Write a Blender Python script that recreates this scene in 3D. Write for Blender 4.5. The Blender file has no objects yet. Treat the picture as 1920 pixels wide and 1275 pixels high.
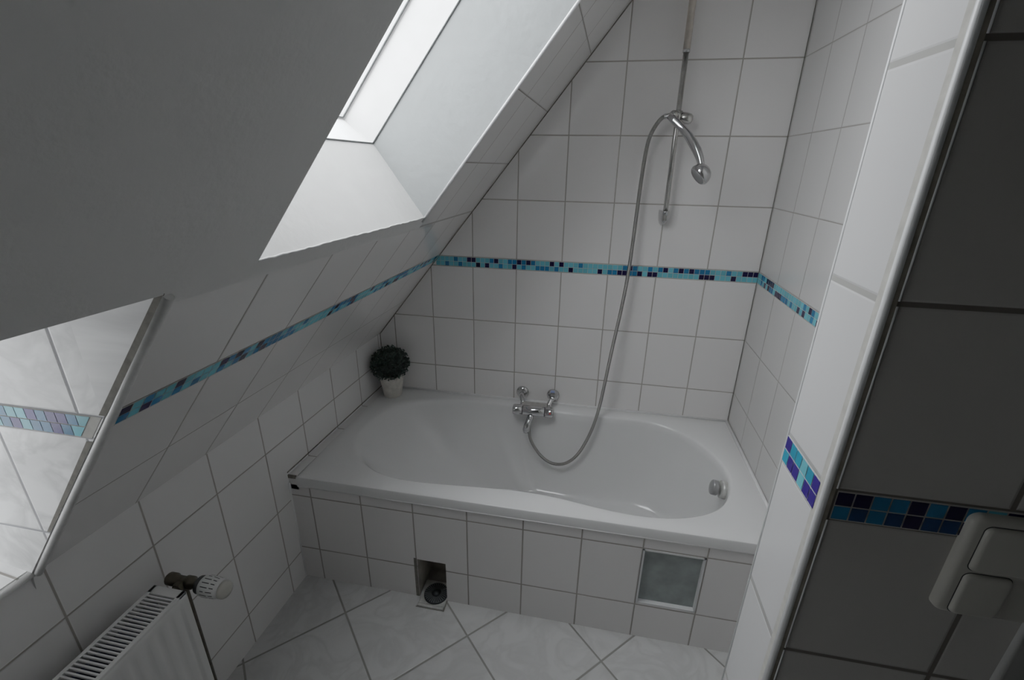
import bpy, bmesh, math, random
from mathutils import Vector, Matrix
random.seed(7)
scn = bpy.context.scene
C = scn.collection

# ------------------------------------------------------------------ materials
def srgb(r, g, b):
    f = lambda c: (c/12.92 if c <= .04045 else ((c+.055)/1.055)**2.4)
    return (f(r/255), f(g/255), f(b/255), 1)

def new_mat(name):
    m = bpy.data.materials.new(name); m.use_nodes = True
    nt = m.node_tree; nt.nodes.clear()
    out = nt.nodes.new('ShaderNodeOutputMaterial')
    b = nt.nodes.new('ShaderNodeBsdfPrincipled')
    nt.links.new(b.outputs[0], out.inputs[0])
    return m, nt, b, out

def plain(name, col, rough=.5, metal=0., noise=0., nscale=20., bump=0., bscale=200., coat=0., spec=.5):
    m, nt, b, out = new_mat(name)
    b.inputs['Base Color'].default_value = col
    b.inputs['Roughness'].default_value = rough
    b.inputs['Metallic'].default_value = metal
    b.inputs['Coat Weight'].default_value = coat
    b.inputs['Specular IOR Level'].default_value = spec
    tc = nt.nodes.new('ShaderNodeTexCoord')
    if noise:
        n = nt.nodes.new('ShaderNodeTexNoise'); n.inputs['Scale'].default_value = nscale
        n.inputs['Detail'].default_value = 5
        nt.links.new(tc.outputs['Object'], n.inputs['Vector'])
        r = nt.nodes.new('ShaderNodeValToRGB')
        r.color_ramp.elements[0].position = .3; r.color_ramp.elements[1].position = .7
        r.color_ramp.elements[0].color = tuple(c*(1-noise) for c in col[:3])+(1,)
        r.color_ramp.elements[1].color = tuple(min(1, c*(1+noise)) for c in col[:3])+(1,)
        nt.links.new(n.outputs[0], r.inputs[0]); nt.links.new(r.outputs[0], b.inputs['Base Color'])
    if bump:
        n = nt.nodes.new('ShaderNodeTexNoise'); n.inputs['Scale'].default_value = bscale
        n.inputs['Detail'].default_value = 4
        nt.links.new(tc.outputs['Object'], n.inputs['Vector'])
        bp = nt.nodes.new('ShaderNodeBump'); bp.inputs['Strength'].default_value = 1; bp.inputs['Distance'].default_value = bump
        nt.links.new(n.outputs[0], bp.inputs['Height']); nt.links.new(bp.outputs[0], b.inputs['Normal'])
    return m

class NG:
    """little expression helper for math nodes"""
    def __init__(s, nt): s.nt = nt
    def m(s, op, a, b=None, c=None):
        n = s.nt.nodes.new('ShaderNodeMath'); n.operation = op
        for i, v in enumerate((a, b, c)):
            if v is None: continue
            if isinstance(v, (int, float)): n.inputs[i].default_value = v
            else: s.nt.links.new(v, n.inputs[i])
        return n.outputs[0]

def tile_mat(name, u0, pu, v0, h, band=None, gw=.0042, tile=(.80, .79, .785), grout=(.33, .31, .285),
             marble_or_glints=0., rough=.12, gsoft=.0008, wave=.0004, spec=.5):
    """glazed wall tiles on metric UVs: vertical joints at u0+k*pu, rows of height h counted from v0,
    a mosaic band (b0,b1) interrupts the rows"""
    m, nt, b, out = new_mat(name); g = NG(nt); b.inputs['Specular IOR Level'].default_value = spec
    uv = nt.nodes.new('ShaderNodeUVMap'); uv.uv_map = 'UVMap'
    sep = nt.nodes.new('ShaderNodeSeparateXYZ'); nt.links.new(uv.outputs[0], sep.inputs[0])
    u, v = sep.outputs[0], sep.outputs[1]
    if band:
        st = g.m('GREATER_THAN', v, (band[0]+band[1])/2)
        v = g.m('SUBTRACT', v, g.m('MULTIPLY', st, band[1]-band[0]))
    a = g.m('DIVIDE', g.m('SUBTRACT', u, u0), pu); c = g.m('DIVIDE', g.m('SUBTRACT', v, v0), h)
    fa = g.m('FRACT', a); fc = g.m('FRACT', c)
    du = g.m('MULTIPLY', g.m('MINIMUM', fa, g.m('SUBTRACT', 1., fa)), pu)
    dv = g.m('MULTIPLY', g.m('MINIMUM', fc, g.m('SUBTRACT', 1., fc)), h)
    d = g.m('MINIMUM', du, dv)
    mr = nt.nodes.new('ShaderNodeMapRange'); mr.interpolation_type = 'SMOOTHSTEP'
    nt.links.new(d, mr.inputs[0]); mr.inputs[1].default_value = gw/2-gsoft/2; mr.inputs[2].default_value = gw/2+gsoft
    mask = mr.outputs[0]
    # per tile variation
    cmb = nt.nodes.new('ShaderNodeCombineXYZ')
    nt.links.new(g.m('FLOOR', a), cmb.inputs[0]); nt.links.new(g.m('FLOOR', c), cmb.inputs[1])
    wn = nt.nodes.new('ShaderNodeTexWhiteNoise'); wn.noise_dimensions = '2D'; nt.links.new(cmb.outputs[0], wn.inputs['Vector'])
    mixv = nt.nodes.new('ShaderNodeMix'); mixv.data_type = 'RGBA'
    mixv.inputs[6].default_value = tuple(t*.97 for t in tile)+(1,); mixv.inputs[7].default_value = tile+(1,)
    nt.links.new(wn.outputs[0], mixv.inputs[0])
    tilec = mixv.outputs[2]
    tc = nt.nodes.new('ShaderNodeTexCoord')
    if marble_or_glints:
        mp = nt.nodes.new('ShaderNodeVectorMath'); mp.operation = 'ADD'
        sc = nt.nodes.new('ShaderNodeVectorMath'); sc.operation = 'SCALE'; sc.inputs[3].default_value = 7.3
        nt.links.new(wn.outputs[1], sc.inputs[0])
        nt.links.new(uv.outputs[0], mp.inputs[0]); nt.links.new(sc.outputs[0], mp.inputs[1])
        n1 = nt.nodes.new('ShaderNodeTexNoise'); n1.inputs['Scale'].default_value = 7; n1.inputs['Detail'].default_value = 6
        n1.inputs['Distortion'].default_value = 1.2
        nt.links.new(mp.outputs[0], n1.inputs['Vector'])
        rp = nt.nodes.new('ShaderNodeValToRGB')
        e = rp.color_ramp.elements
        e[0].position = .40; e[0].color = tile+(1,)
        e[1].position = .62; e[1].color = tile+(1,)
        e2 = rp.color_ramp.elements.new(.505); e2.color = tuple(t*(1-marble_or_glints) for t in tile)+(1,)
        nt.links.new(n1.outputs[0], rp.inputs[0])
        mm = nt.nodes.new('ShaderNodeMix'); mm.data_type = 'RGBA'; mm.blend_type = 'MULTIPLY'; mm.inputs[0].default_value = 1
        nt.links.new(rp.outputs[0], mm.inputs[6]); 
        mg = nt.nodes.new('ShaderNodeMix'); mg.data_type = 'RGBA'
        mg.inputs[6].default_value = (.92, .92, .92, 1); mg.inputs[7].default_value = (1, 1, 1, 1)
        nt.links.new(wn.outputs[0], mg.inputs[0]); nt.links.new(mg.outputs[2], mm.inputs[7])
        tilec = mm.outputs[2]
    gn = nt.nodes.new('ShaderNodeTexNoise'); gn.inputs['Scale'].default_value = 9; gn.inputs['Detail'].default_value = 3
    nt.links.new(tc.outputs['Object'], gn.inputs['Vector'])
    gm = nt.nodes.new('ShaderNodeMix'); gm.data_type = 'RGBA'
    gm.inputs[6].default_value = tuple(t*.8 for t in grout)+(1,); gm.inputs[7].default_value = tuple(t*1.2 for t in grout)+(1,)
    nt.links.new(gn.outputs[0], gm.inputs[0])
    mix = nt.nodes.new('ShaderNodeMix'); mix.data_type = 'RGBA'
    nt.links.new(mask, mix.inputs[0]); nt.links.new(gm.outputs[2], mix.inputs[6]); nt.links.new(tilec, mix.inputs[7])
    nt.links.new(mix.outputs[2], b.inputs['Base Color'])
    rr = g.m('MULTIPLY_ADD', mask, rough-.8, .8); nt.links.new(rr, b.inputs['Roughness'])
    # pillowed edge bump + slight waviness of the glaze
    mb = nt.nodes.new('ShaderNodeMapRange'); mb.interpolation_type = 'SMOOTHSTEP'
    nt.links.new(d, mb.inputs[0]); mb.inputs[1].default_value = gw/2-.0005; mb.inputs[2].default_value = gw/2+.003
    wv = nt.nodes.new('ShaderNodeTexNoise'); wv.inputs['Scale'].default_value = 14
    nt.links.new(tc.outputs['Object'], wv.inputs['Vector'])
    hgt = g.m('ADD', g.m('MULTIPLY', mb.outputs[0], .0010), g.m('MULTIPLY', wv.outputs[0], wave))
    bp = nt.nodes.new('ShaderNodeBump'); bp.inputs['Strength'].default_value = .7; bp.inputs['Distance'].default_value = 1.
    nt.links.new(hgt, bp.inputs['Height']); nt.links.new(bp.outputs[0], b.inputs['Normal'])
    return m

H = .2514
V0 = .8848; B0, B1 = 1.1362, 1.1815           # row line, mosaic band on upright walls
M = {}
M['back'] = tile_mat('glazed_tiles_back', 0., .2, B0, H, (B0, B1), tile=(.89, .87, .865), grout=(.38, .36, .33))
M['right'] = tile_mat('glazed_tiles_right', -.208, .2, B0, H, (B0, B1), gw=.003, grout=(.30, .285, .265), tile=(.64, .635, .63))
M['knee'] = tile_mat('glazed_tiles_knee', -.2290, .2050, .6334, H, None)
M['slope'] = tile_mat('glazed_tiles_slope', -.2290, .2065, .483, .2475, (.483, .5285), gw=.0036, grout=(.25, .235, .215), rough=.06, wave=.0001)
M['panel'] = tile_mat('glazed_tiles_panel', -1.6251, .2, .4029, H, None, gw=.0045, tile=(.86, .84, .835))
M['strip'] = tile_mat('glazed_tiles_strip', 5., 20., B0, H, (B0, B1), gw=.0075, grout=(.38, .375, .36), tile=(.67, .67, .675))
M['dark'] = tile_mat('glazed_tiles_pillar_shade', -.3222, .1965, B0, H, (B0, B1), gw=.006, grout=(.14, .125, .11), tile=(.47, .455, .435))  # same white tiles, the shade of the pillar front put into their colour
M['reveal'] = tile_mat('glint_streaked_tiles_alcove', -1.447, .187, 1.142, .232, (1.142, 1.185), marble_or_glints=.22, gw=.004, tile=(.88, .88, .88), grout=(.40, .40, .42), rough=.28, spec=.3)  # veins here are window reflections painted into the tile colour
M['sill'] = tile_mat('marbled_tiles_sill', -1.50, .30, 5., 10., None, marble_or_glints=.08, gw=.004, tile=(.88, .88, .88))
M['floor'] = tile_mat('marbled_floor_tiles', -1.663, .3345, -.410, .3300, None, marble_or_glints=.13, gw=.006, tile=(.55, .55, .548), grout=(.22, .215, .20), rough=.30)
M['ledge'] = tile_mat('ledge_tiles', -.2290, .2050, 5., 10., None, gw=.004)
M['plaster'] = plain('white_plaster', (.66, .66, .655, 1), .85, noise=.03, nscale=3, bump=.0012, bscale=60)
M['plaster_cheek_shade'] = plain('white_plaster_shade_toned', (.40, .42, .425, 1), .8, noise=.04, nscale=6, bump=.0016, bscale=35)  # same white plaster, toned darker to paint in the cheek's shade
M['plaster_rough'] = plain('white_plaster_reveal', (.66, .66, .655, 1), .8, noise=.03, nscale=8, bump=.0016, bscale=35)
M['rear'] = plain('grey_painted_wall', (.72, .72, .71, 1), .9, noise=.05, bump=.0005)
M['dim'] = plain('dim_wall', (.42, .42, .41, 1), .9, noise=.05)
M['tub'] = plain('white_acrylic', (.80, .80, .80, 1), .10, noise=.01, nscale=2, coat=.3)
M['silicone'] = plain('white_silicone', (.82, .82, .82, 1), .35, noise=.04, nscale=30)
M['chrome'] = plain('chrome', (.60, .60, .605, 1), .07, 1., noise=.04, nscale=25)
M['chrome_dull'] = plain('limescaled_chrome', (.52, .51, .49, 1), .2, 1., noise=.15, nscale=60)
M['beige'] = plain('beige_sleeve', (.50, .45, .40, 1), .3, .5, noise=.12, nscale=40)
M['grout'] = plain('grey_grout', (.50, .49, .46, 1), .9, noise=.1, nscale=60)
M['grout_dark'] = plain('dark_grout', (.17, .16, .14, 1), .9, noise=.25, nscale=60)
M['grout_mid'] = plain('brown_grout', (.25, .23, .19, 1), .9, noise=.2, nscale=60)
M['pvc'] = plain('white_pvc', (.78, .79, .80, 1), .22, noise=.02)
M['pvc_grey'] = plain('grey_pvc', (.62, .62, .61, 1), .4, noise=.08, nscale=50, spec=.4)
M['white_frame'] = plain('white_lacquer', (.93, .93, .93, 1), .45, noise=.02)
M['gasket'] = plain('grey_gasket', (.13, .14, .14, 1), .7, noise=.3, nscale=60)
M['radiator'] = plain('radiator_enamel', (.68, .68, .67, 1), .3, noise=.01)
M['radiator_dark'] = plain('radiator_inside', (.02, .035, .09, 1), .6, noise=.3, nscale=30)
M['brass'] = plain('dark_brass', (.085, .075, .055, 1), .45, .7, noise=.3, nscale=60)
M['black'] = plain('black_plastic', (.015, .015, .016, 1), .45, noise=.2, nscale=50)
M['drain'] = plain('blackened_drain', (.02, .025, .028, 1), .35, .5, noise=.3, nscale=60)
M['drain_frame'] = plain('steel_drain_frame', (.62, .62, .60, 1), .4, .4, noise=.15, nscale=60)
M['plate'] = plain('flush_plate_plastic', (.47, .46, .42, 1), .35, noise=.02)
M['board'] = plain('grey_access_board', (.27, .30, .30, 1), .7, noise=.22, nscale=14, bump=.0004, bscale=80)
M['recess'] = plain('stained_recess', (.36, .34, .30, 1), .8, noise=.45, nscale=12)
M['pot'] = plain('whitewashed_clay', (.60, .575, .53, 1), .8, noise=.16, nscale=35, bump=.0012, bscale=50)
M['leaf'] = plain('boxwood_leaves', (.016, .038, .028, 1), .5, noise=.5, nscale=60)
M['twig'] = plain('brown_twig', (.06, .045, .03, 1), .8, noise=.3)
M['knob'] = plain('dull_grey_knob', (.30, .30, .305, 1), .3, .35, noise=.06)
M['rib'] = plain('grey_plastic_rib', (.14, .15, .155, 1), .4, noise=.2)
M['red'] = plain('red_dot', (.45, .03, .03, 1), .4, noise=.1)
M['blue_mark'] = plain('blue_cap', (.18, .25, .45, 1), .3, noise=.1)
M['rubber_grey'] = plain('grey_spray_face', (.24, .24, .245, 1), .35, noise=.1)

def mosaic_mat():
    m, nt, b, out = new_mat('glass_mosaic')
    a = nt.nodes.new('ShaderNodeVertexColor'); a.layer_name = 'Col'
    nt.links.new(a.outputs[0], b.inputs['Base Color']); b.inputs['Roughness'].default_value = .22
    b.inputs['Specular IOR Level'].default_value = .2
    return m
M['mosaic'] = mosaic_mat()

def glass_mat():
    m = bpy.data.materials.new('window_glass'); m.use_nodes = True
    nt = m.node_tree; nt.nodes.clear()
    out = nt.nodes.new('ShaderNodeOutputMaterial'); mix = nt.nodes.new('ShaderNodeMixShader')
    t = nt.nodes.new('ShaderNodeBsdfTransparent'); t.inputs[0].default_value = (.95, .97, .97, 1)
    gl = nt.nodes.new('ShaderNodeBsdfGlossy'); gl.inputs['Roughness'].default_value = .02
    g = NG(nt); ge = nt.nodes.new('ShaderNodeNewGeometry'); dp = nt.nodes.new('ShaderNodeVectorMath'); dp.operation = 'DOT_PRODUCT'
    nt.links.new(ge.outputs['Normal'], dp.inputs[0]); nt.links.new(ge.outputs['Incoming'], dp.inputs[1])
    sch = g.m('MULTIPLY_ADD', g.m('POWER', g.m('SUBTRACT', 1., g.m('ABSOLUTE', dp.outputs['Value'])), 5.), .9, .06)
    nt.links.new(sch, mix.inputs[0]); nt.links.new(t.outputs[0], mix.inputs[1]); nt.links.new(gl.outputs[0], mix.inputs[2])
    nt.links.new(mix.outputs[0], out.inputs[0])
    return m
M['glass'] = glass_mat()

# hose material: fine rings along the tube (v = length in metres)
def hose_mat():
    m, nt, b, out = new_mat('ribbed_metal_hose'); g = NG(nt)
    uv = nt.nodes.new('ShaderNodeUVMap'); uv.uv_map = 'UVMap'
    sep = nt.nodes.new('ShaderNodeSeparateXYZ'); nt.links.new(uv.outputs[0], sep.inputs[0])
    s = g.m('SINE', g.m('MULTIPLY', sep.outputs[1], 6.283/.004))
    b.inputs['Base Color'].default_value = (.27, .262, .25, 1); b.inputs['Metallic'].default_value = 1
    b.inputs['Roughness'].default_value = .3
    bp = nt.nodes.new('ShaderNodeBump'); bp.inputs['Strength'].default_value = .7; bp.inputs['Distance'].default_value = .0006
    nt.links.new(s, bp.inputs['Height']); nt.links.new(bp.outputs[0], b.inputs['Normal'])
    return m
M['hose'] = hose_mat()

# ------------------------------------------------------------------ mesh builder
class MB:
    def __init__(s):
        s.bm = bmesh.new(); s.uv = s.bm.loops.layers.uv.new('UVMap'); s.col = None
    def face(s, pts, uvs=None, smooth=False, col=None):
        vs = [s.bm.verts.new(p) for p in pts]
        f = s.bm.faces.new(vs); f.smooth = smooth
        if uvs:
            for l, c in zip(f.loops, uvs): l[s.uv].uv = c
        if col:
            if s.col is None: s.col = s.bm.loops.layers.float_color.new('Col')
            for l in f.loops: l[s.col] = col
        return f
    def grid(s, rows, closed_u=False, closed_v=False, smooth=True, uvf=None):
        V = [[s.bm.verts.new(p) for p in r] for r in rows]
        n, m = len(V), len(V[0])
        for i in range(n if closed_v else n-1):
            for j in range(m if closed_u else m-1):
                a, b, c, d = V[i][j], V[i][(j+1) % m], V[(i+1) % n][(j+1) % m], V[(i+1) % n][j]
                try: f = s.bm.faces.new((a, b, c, d))
                except ValueError: continue
                f.smooth = smooth
                if uvf:
                    for l, (ii, jj) in zip(f.loops, ((i, j), (i, j+1), (i+1, j+1), (i+1, j))): l[s.uv].uv = uvf(ii, jj)
        return V
    def tube(s, path, r, n=12, cap=True, smooth=True):
        path = [Vector(p) for p in path]; k = len(path)
        rs = r if isinstance(r, (list, tuple)) else [r]*k
        T = []
        for i in range(k):
            t = (path[min(i+1, k-1)]-path[max(i-1, 0)]); T.append(t.normalized())
        up = Vector((0, 0, 1)) if abs(T[0].z) < .9 else Vector((1, 0, 0))
        x = T[0].cross(up).normalized(); L = [0]
        rows = []
        for i in range(k):
            x = (x-T[i]*x.dot(T[i])).normalized(); y = T[i].cross(x)
            rows.append([path[i]+(x*math.cos(a)+y*math.sin(a))*rs[i] for a in [2*math.pi*j/n for j in range(n)]])
            if i: L.append(L[-1]+(path[i]-path[i-1]).length)
        V = s.grid(rows, closed_u=True, smooth=smooth, uvf=lambda i, j: (j/n, L[i]))
        if cap:
            for ring in (V[0][::-1], V[-1]):
                try: s.bm.faces.new(ring)
                except ValueError: pass
    def lathe(s, prof, org, axis, n=32, smooth=True, sx=1., sy=1.):
        """prof: list of (radius, height along axis)"""
        org = Vector(org); ax = Vector(axis).normalized()
        ref = Vector((0, 0, 1)) if abs(ax.z) < .9 else Vector((1, 0, 0))
        x = ax.cross(ref).normalized(); y = ax.cross(x)
        rows = [[org+ax*h+(x*math.cos(a)*sx+y*math.sin(a)*sy)*r for a in [2*math.pi*j/n for j in range(n)]] for r, h in prof]
        V = s.grid(rows, closed_u=True, smooth=smooth)
        for ring, rr in ((V[0][::-1], prof[0][0]), (V[-1], prof[-1][0])):
            f = s.bm.faces.new(ring); f.smooth = False
    def box(s, lo, hi, bev=0., seg=2):
        lo, hi = Vector(lo), Vector(hi)
        r = bmesh.ops.create_cube(s.bm, size=1)
        vs = r['verts']
        for v in vs: v.co = Vector([(lo[i]+hi[i])/2+v.co[i]*(hi[i]-lo[i]) for i in range(3)])
        if bev:
            es = list({e for v in vs for e in v.link_edges})
            bmesh.ops.bevel(s.bm, geom=es, offset=bev, segments=seg, profile=.5, affect='EDGES')
    def prism(s, poly, ext, bev=0.):
        """polygon (list of 3d points) extruded along vector ext"""
        e = Vector(ext); a = [Vector(p) for p in poly]; n = len(a)
        A = [s.bm.verts.new(p) for p in a]; B = [s.bm.verts.new(p+e) for p in a]
        s.bm.faces.new(A); s.bm.faces.new(B[::-1])
        for i in range(n): s.bm.faces.new((A[i], B[i], B[(i+1) % n], A[(i+1) % n]))
        if bev:
            es = [ed for ed in s.bm.edges if (ed.verts[0] in B and ed.verts[1] in B)]
            bmesh.ops.bevel(s.bm, geom=es, offset=bev, segments=3, profile=.5, affect='EDGES')

BASE = {}
def props(o, label=None, cat=None, group=None, kind=None):
    if label: o['label'] = label
    if cat: o['category'] = cat
    if group: o['group'] = group
    if kind: o['kind'] = kind
    return o
def thing(name, loc, label, cat, group=None, kind=None):
    o = bpy.data.objects.new(name, None); C.objects.link(o); o.location = loc; o.empty_display_size = .05
    BASE[o.name] = Vector(loc)
    return props(o, label, cat, group, kind)
def build(name, mb, mat, parent=None, base=None, label=None, cat=None, kind=None, group=None, merge=True, shade=None, normals=True):
    bm = mb.bm
    if merge: bmesh.ops.remove_doubles(bm, verts=bm.verts, dist=1e-5)
    if normals: bmesh.ops.recalc_face_normals(bm, faces=bm.faces)
    if base is None: base = BASE[parent.name] if parent else Vector((0, 0, 0))
    base = Vector(base)
    for v in bm.verts: v.co -= base
    me = bpy.data.meshes.new(name); bm.to_mesh(me); bm.free()
    me.materials.append(mat)
    if shade is not None:
        me.polygons.foreach_set('use_smooth', [True]*len(me.polygons))
        me.set_sharp_from_angle(angle=math.radians(shade))
    o = bpy.data.objects.new(name, me); C.objects.link(o)
    if parent: o.parent = parent
    else: o.location = base
    BASE[o.name] = base
    return props(o, label, cat, group, kind)

# ------------------------------------------------------------------ key geometry
KA = .0279
def KN(y, z, off=0.): return Vector((-1.684+KA*y-off, y, z))
NS = Vector((-.7806, 0, .6255))
def SL(y, z, off=0.):
    return Vector((-1.684+(z-.776)*.8013+KA*y, y, z))+NS*off
ZK = .776
sv = lambda z: (z-ZK)/.7806            # metric coordinate up the slope

PAL = {'L': (.135, .46, .56, 1), 'M': (.016, .17, .34, 1), 'D': (.010, .008, .045, 1), 'N': (.022, .014, .20, 1), 'T': (.02, .26, .42, 1), 'B': (.010, .045, .13, 1)}
def jitter(c):
    k = 1+random.uniform(-.13, .13); return (c[0]*k, c[1]*k, c[2]*k, 1)
def mosaic(name, wall, fn, ucols, v0, v1, top, bot, nrm, groutmat):
    """fn(u,v)->point on the wall; one quad per little glass tile, on a thin grout bed"""
    nrm = Vector(nrm)
    g = MB(); u0, p = ucols
    n = max(len(top), len(bot))
    ua, ub = u0, u0+p*n
    g.face([fn(ua, v0)+nrm*.0006, fn(ub, v0)+nrm*.0006, fn(ub, v1)+nrm*.0006, fn(ua, v1)+nrm*.0006])
    bed = build('mosaic_grout', g, groutmat, wall)
    t = MB(); gap = .0009; vm = (v0+v1)/2; ed = .0020*(1 if p > 0 else 1)
    for row, (a, b) in ((top, (vm+gap, v1-ed)), (bot, (v0+ed, vm-gap))):
        for i, ch in enumerate(row):
            if ch == ' ': continue
            x0, x1 = u0+p*i, u0+p*(i+1); s = gap if p > 0 else -gap
            t.face([fn(x0+s, a)+nrm*.0014, fn(x1-s, a)+nrm*.0014, fn(x1-s, b)+nrm*.0014, fn(x0+s, b)+nrm*.0014], col=jitter(PAL[ch]))
    return build(name, t, M['mosaic'], wall, merge=False)

def rect_holes(mb, us, vs, hole, fn, uvf):
    """grid of quads over us x vs leaving out cells where hole(uc,vc)"""
    for i in range(len(us)-1):
        for j in range(len(vs)-1):
            a, b, c, d = us[i], us[i+1], vs[j], vs[j+1]
            if hole((a+b)/2, (c+d)/2): continue
            q = [(a, c), (b, c), (b, d), (a, d)]
            mb.face([fn(*k) for k in q], [uvf(*k) for k in q])

# ------------------------------------------------------------------ the setting
# floor (joints laid on the diagonal)
r2 = math.sqrt(2)
fu = lambda x, y: ((x+y)/r2, (x-y)/r2)
mb = MB()
q = [(-2.5, -3.), (.8, -3.), (.8, .05), (-2.5, .05)]
# leave the hole of the floor drain
def ffn(x, y): return Vector((x, y, 0))
rect_holes(mb, [-2.5, .8], [-3., .05], lambda a, b: False, ffn, fu)
floor = build('floor', mb, M['floor'], label='grey marbled floor tiles laid on the diagonal', cat='floor', kind='structure')

# back wall
mb = MB()
mb.face([(-2.5, 0, 0), (.8, 0, 0), (.8, 0, 2.7), (-2.5, 0, 2.7)], [(-2.5, 0), (.8, 0), (.8, 2.7), (-2.5, 2.7)])
wall_back = build('wall_back', mb, M['back'], label='white tiled wall behind the bathtub', cat='wall', kind='structure')
top = 'DDDLLMLLLMMMDMDMLDMLMLLMDMLLLLLLLLMLLLDLDLLLMDMDMMLLDMLLLDDLLMLLLL'
bot = 'LLLLDLLLDDDLLLLLLLLDDLDMMDDMMLDLLLLLDLLMLMMMLLMLDLLMLLDLDLLLMLLMLL'
mosaic('mosaic_band', wall_back, lambda u, v: Vector((u, 0, v)), (0., -.0208), B0, B1, top, bot, (0, -1, 0), M['grout'])

# right wall beside the tub
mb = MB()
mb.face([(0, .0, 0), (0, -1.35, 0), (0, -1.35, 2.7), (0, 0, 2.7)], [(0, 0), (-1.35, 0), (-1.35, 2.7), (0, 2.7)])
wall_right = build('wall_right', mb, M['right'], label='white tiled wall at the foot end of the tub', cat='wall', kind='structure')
top = 'LLMMLDDDDLLLLLLLLLLLLLMLDMLLD'; bot = 'LLMLDLDMMLDDDMMMLMLLDLDLLMLDL'
mosaic('mosaic_band', wall_right, lambda u, v: Vector((0, u, v)), (0., -.0208), B0, B1, top, bot, (-1, 0, 0), M['grout'])

# left knee wall and the tiled part of the roof slope
mb = MB()
def knee(a, b, z0, z1):
    mb.face([KN(a, z0), KN(b, z0), KN(b, z1), KN(a, z1)], [(a, z0), (b, z0), (b, z1), (a, z1)])
knee(.06, -3., 0, ZK); knee(-1.4825, -1.99, ZK, .792)
wall_left = build('wall_left', mb, M['knee'], label='low white tiled knee wall under the roof slope', cat='wall', kind='structure')
mb = MB()
def slope(a, b, z0, z1):
    mb.face([SL(a, z0), SL(b, z0), SL(b, z1), SL(a, z1)], [(a, sv(z0)), (b, sv(z0)), (b, sv(z1)), (a, sv(z1))])
slope(.06, -1.4825, ZK, 1.382); slope(.06, -.586, 1.382, 2.6)
wall_slope = build('wall_slope', mb, M['slope'], label='white tiled roof slope with a thin blue mosaic band', cat='wall', kind='structure')
rnd = random.Random(3)
n = 71
pat = lambda: ''.join(rnd.choice('LLLLLLMMMD') for _ in range(n))
mosaic('mosaic_band', wall_slope, lambda u, v: SL(u, ZK+v*.7806), (.0, -.0208), .483, .5285,
       pat()[:67]+'MLDM', pat()[:67]+'DLML', (.7806, 0, -.6255), M['grout'])
# dark joints in the corners
mb = MB()
mb.tube([KN(-.002, .49)+Vector((.002, 0, 0)), KN(-.002, ZK)+Vector((.002, 0, 0)), SL(-.002, 2.6)+Vector((.003, 0, 0))], .0022, 6)
mb.tube([(-.002, -.002, .5), (-.002, -.002, 2.6)], .0010, 6)
build('corner_joint', mb, M['grout_dark'], wall_back)
mb = MB(); mb.tube([KN(-.004, .503)+Vector((.002, 0, 0)), KN(-.765, .503)+Vector((.002, 0, 0))], .0022, 6)
build('ledge_line', mb, M['grout_dark'], wall_left)

# white plaster on the roof slope, with the skylight shaft
Y0, Y1, SZ0, SZ1 = -.603, -1.316, 1.415, 2.36
YD = -1.98                                     # far cheek of the window alcove
mb = MB()
ys = [-.584, Y0, Y1, -1.4825, YD, -3.0]; zs = [ZK, 1.380, 1.399, SZ0, SZ1, 2.6]
def hole(y, z):
    if Y1 < y < Y0 and SZ0 < z < SZ1: return True
    if y > -1.4825 and z < 1.380: return True
    if YD < y < -1.4825 and z < 1.399: return True
    return False
rect_holes(mb, ys, zs, hole, lambda y, z: SL(y, z, -.003), lambda y, z: (y, z))
# small edge of the plaster coat
mb.face([SL(-.584, 1.380, -.003), SL(-.584, 1.380, .002), SL(-.584, 2.6, .002), SL(-.584, 2.6, -.003)])
mb.face([SL(-.584, 1.380, -.003), SL(-.584, 1.380, .002), SL(-1.474, 1.380, .002), SL(-1.474, 1.380, -.003)])
ceiling = build('ceiling', mb, M['plaster'], label='sloping white plastered ceiling around the skylight', cat='ceiling', kind='structure')
# shaft
SH = .2355
def IN(y, s, off):                              # s along the slope from the lower inner corner, off from slope plane
    p = Vector((-1.334+.0169, 0, 1.622))+Vector((.6255, 0, .7806))*s+NS*(off-SH)
    return Vector((p.x+KA*y, y, p.z))
S1 = .94
mb = MB()
YA, YB = -.606, -1.312
lo0, lo1 = SL(Y0, SZ0, -.003), SL(Y1, SZ0, -.003); hi0, hi1 = SL(Y0, SZ1, -.003), SL(Y1, SZ1, -.003)
i00, i10, i01, i11 = IN(YA, 0, SH), IN(YB, 0, SH), IN(YA, S1, SH), IN(YB, S1, SH)
def fine(a, b, c, d, n=14):
    rows = [[(a.lerp(b, i/n)).lerp(d.lerp(c, i/n), j/n) for i in range(n+1)] for j in range(n+1)]
    mb.grid(rows, smooth=False)
fine(lo0, lo1, i10, i00); fine(hi0, hi1, i11, i01); fine(lo1, hi1, i11, i10)
build('skylight_shaft', mb, M['plaster_rough'], ceiling)
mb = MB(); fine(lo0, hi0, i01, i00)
build('shaft_cheek', mb, M['plaster_cheek_shade'], ceiling)
# plaster corner bead along the right edge of the opening, catching the light
mb = MB()
mb.tube([SL(Y0+.001, SZ0-.012, -.004), SL(Y0+.001, SZ1, -.004)], .0045, 8)
build('corner_bead', mb, M['pvc'], ceiling)
mb = MB()
rj = random.Random(5); pth = []
for i in range(60):
    t = i/59; p = SL(Y0+(Y1-Y0)*t, SZ0, -.003); pth.append(p+Vector((rj.uniform(-.0008, .0008), 0, rj.uniform(-.001, .001))))
mb.tube(pth, [.002+rj.uniform(-.0008, .0008) for _ in pth], 6)
build('plaster_edge', mb, M['plaster_rough'], ceiling)
# upper flat ceiling
mb = MB()
mb.face([(-.5, .05, 2.56), (.8, .05, 2.56), (.8, -3., 2.56), (-.5, -3., 2.56)])
build('flat_ceiling', mb, M['rear'], ceiling)

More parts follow.
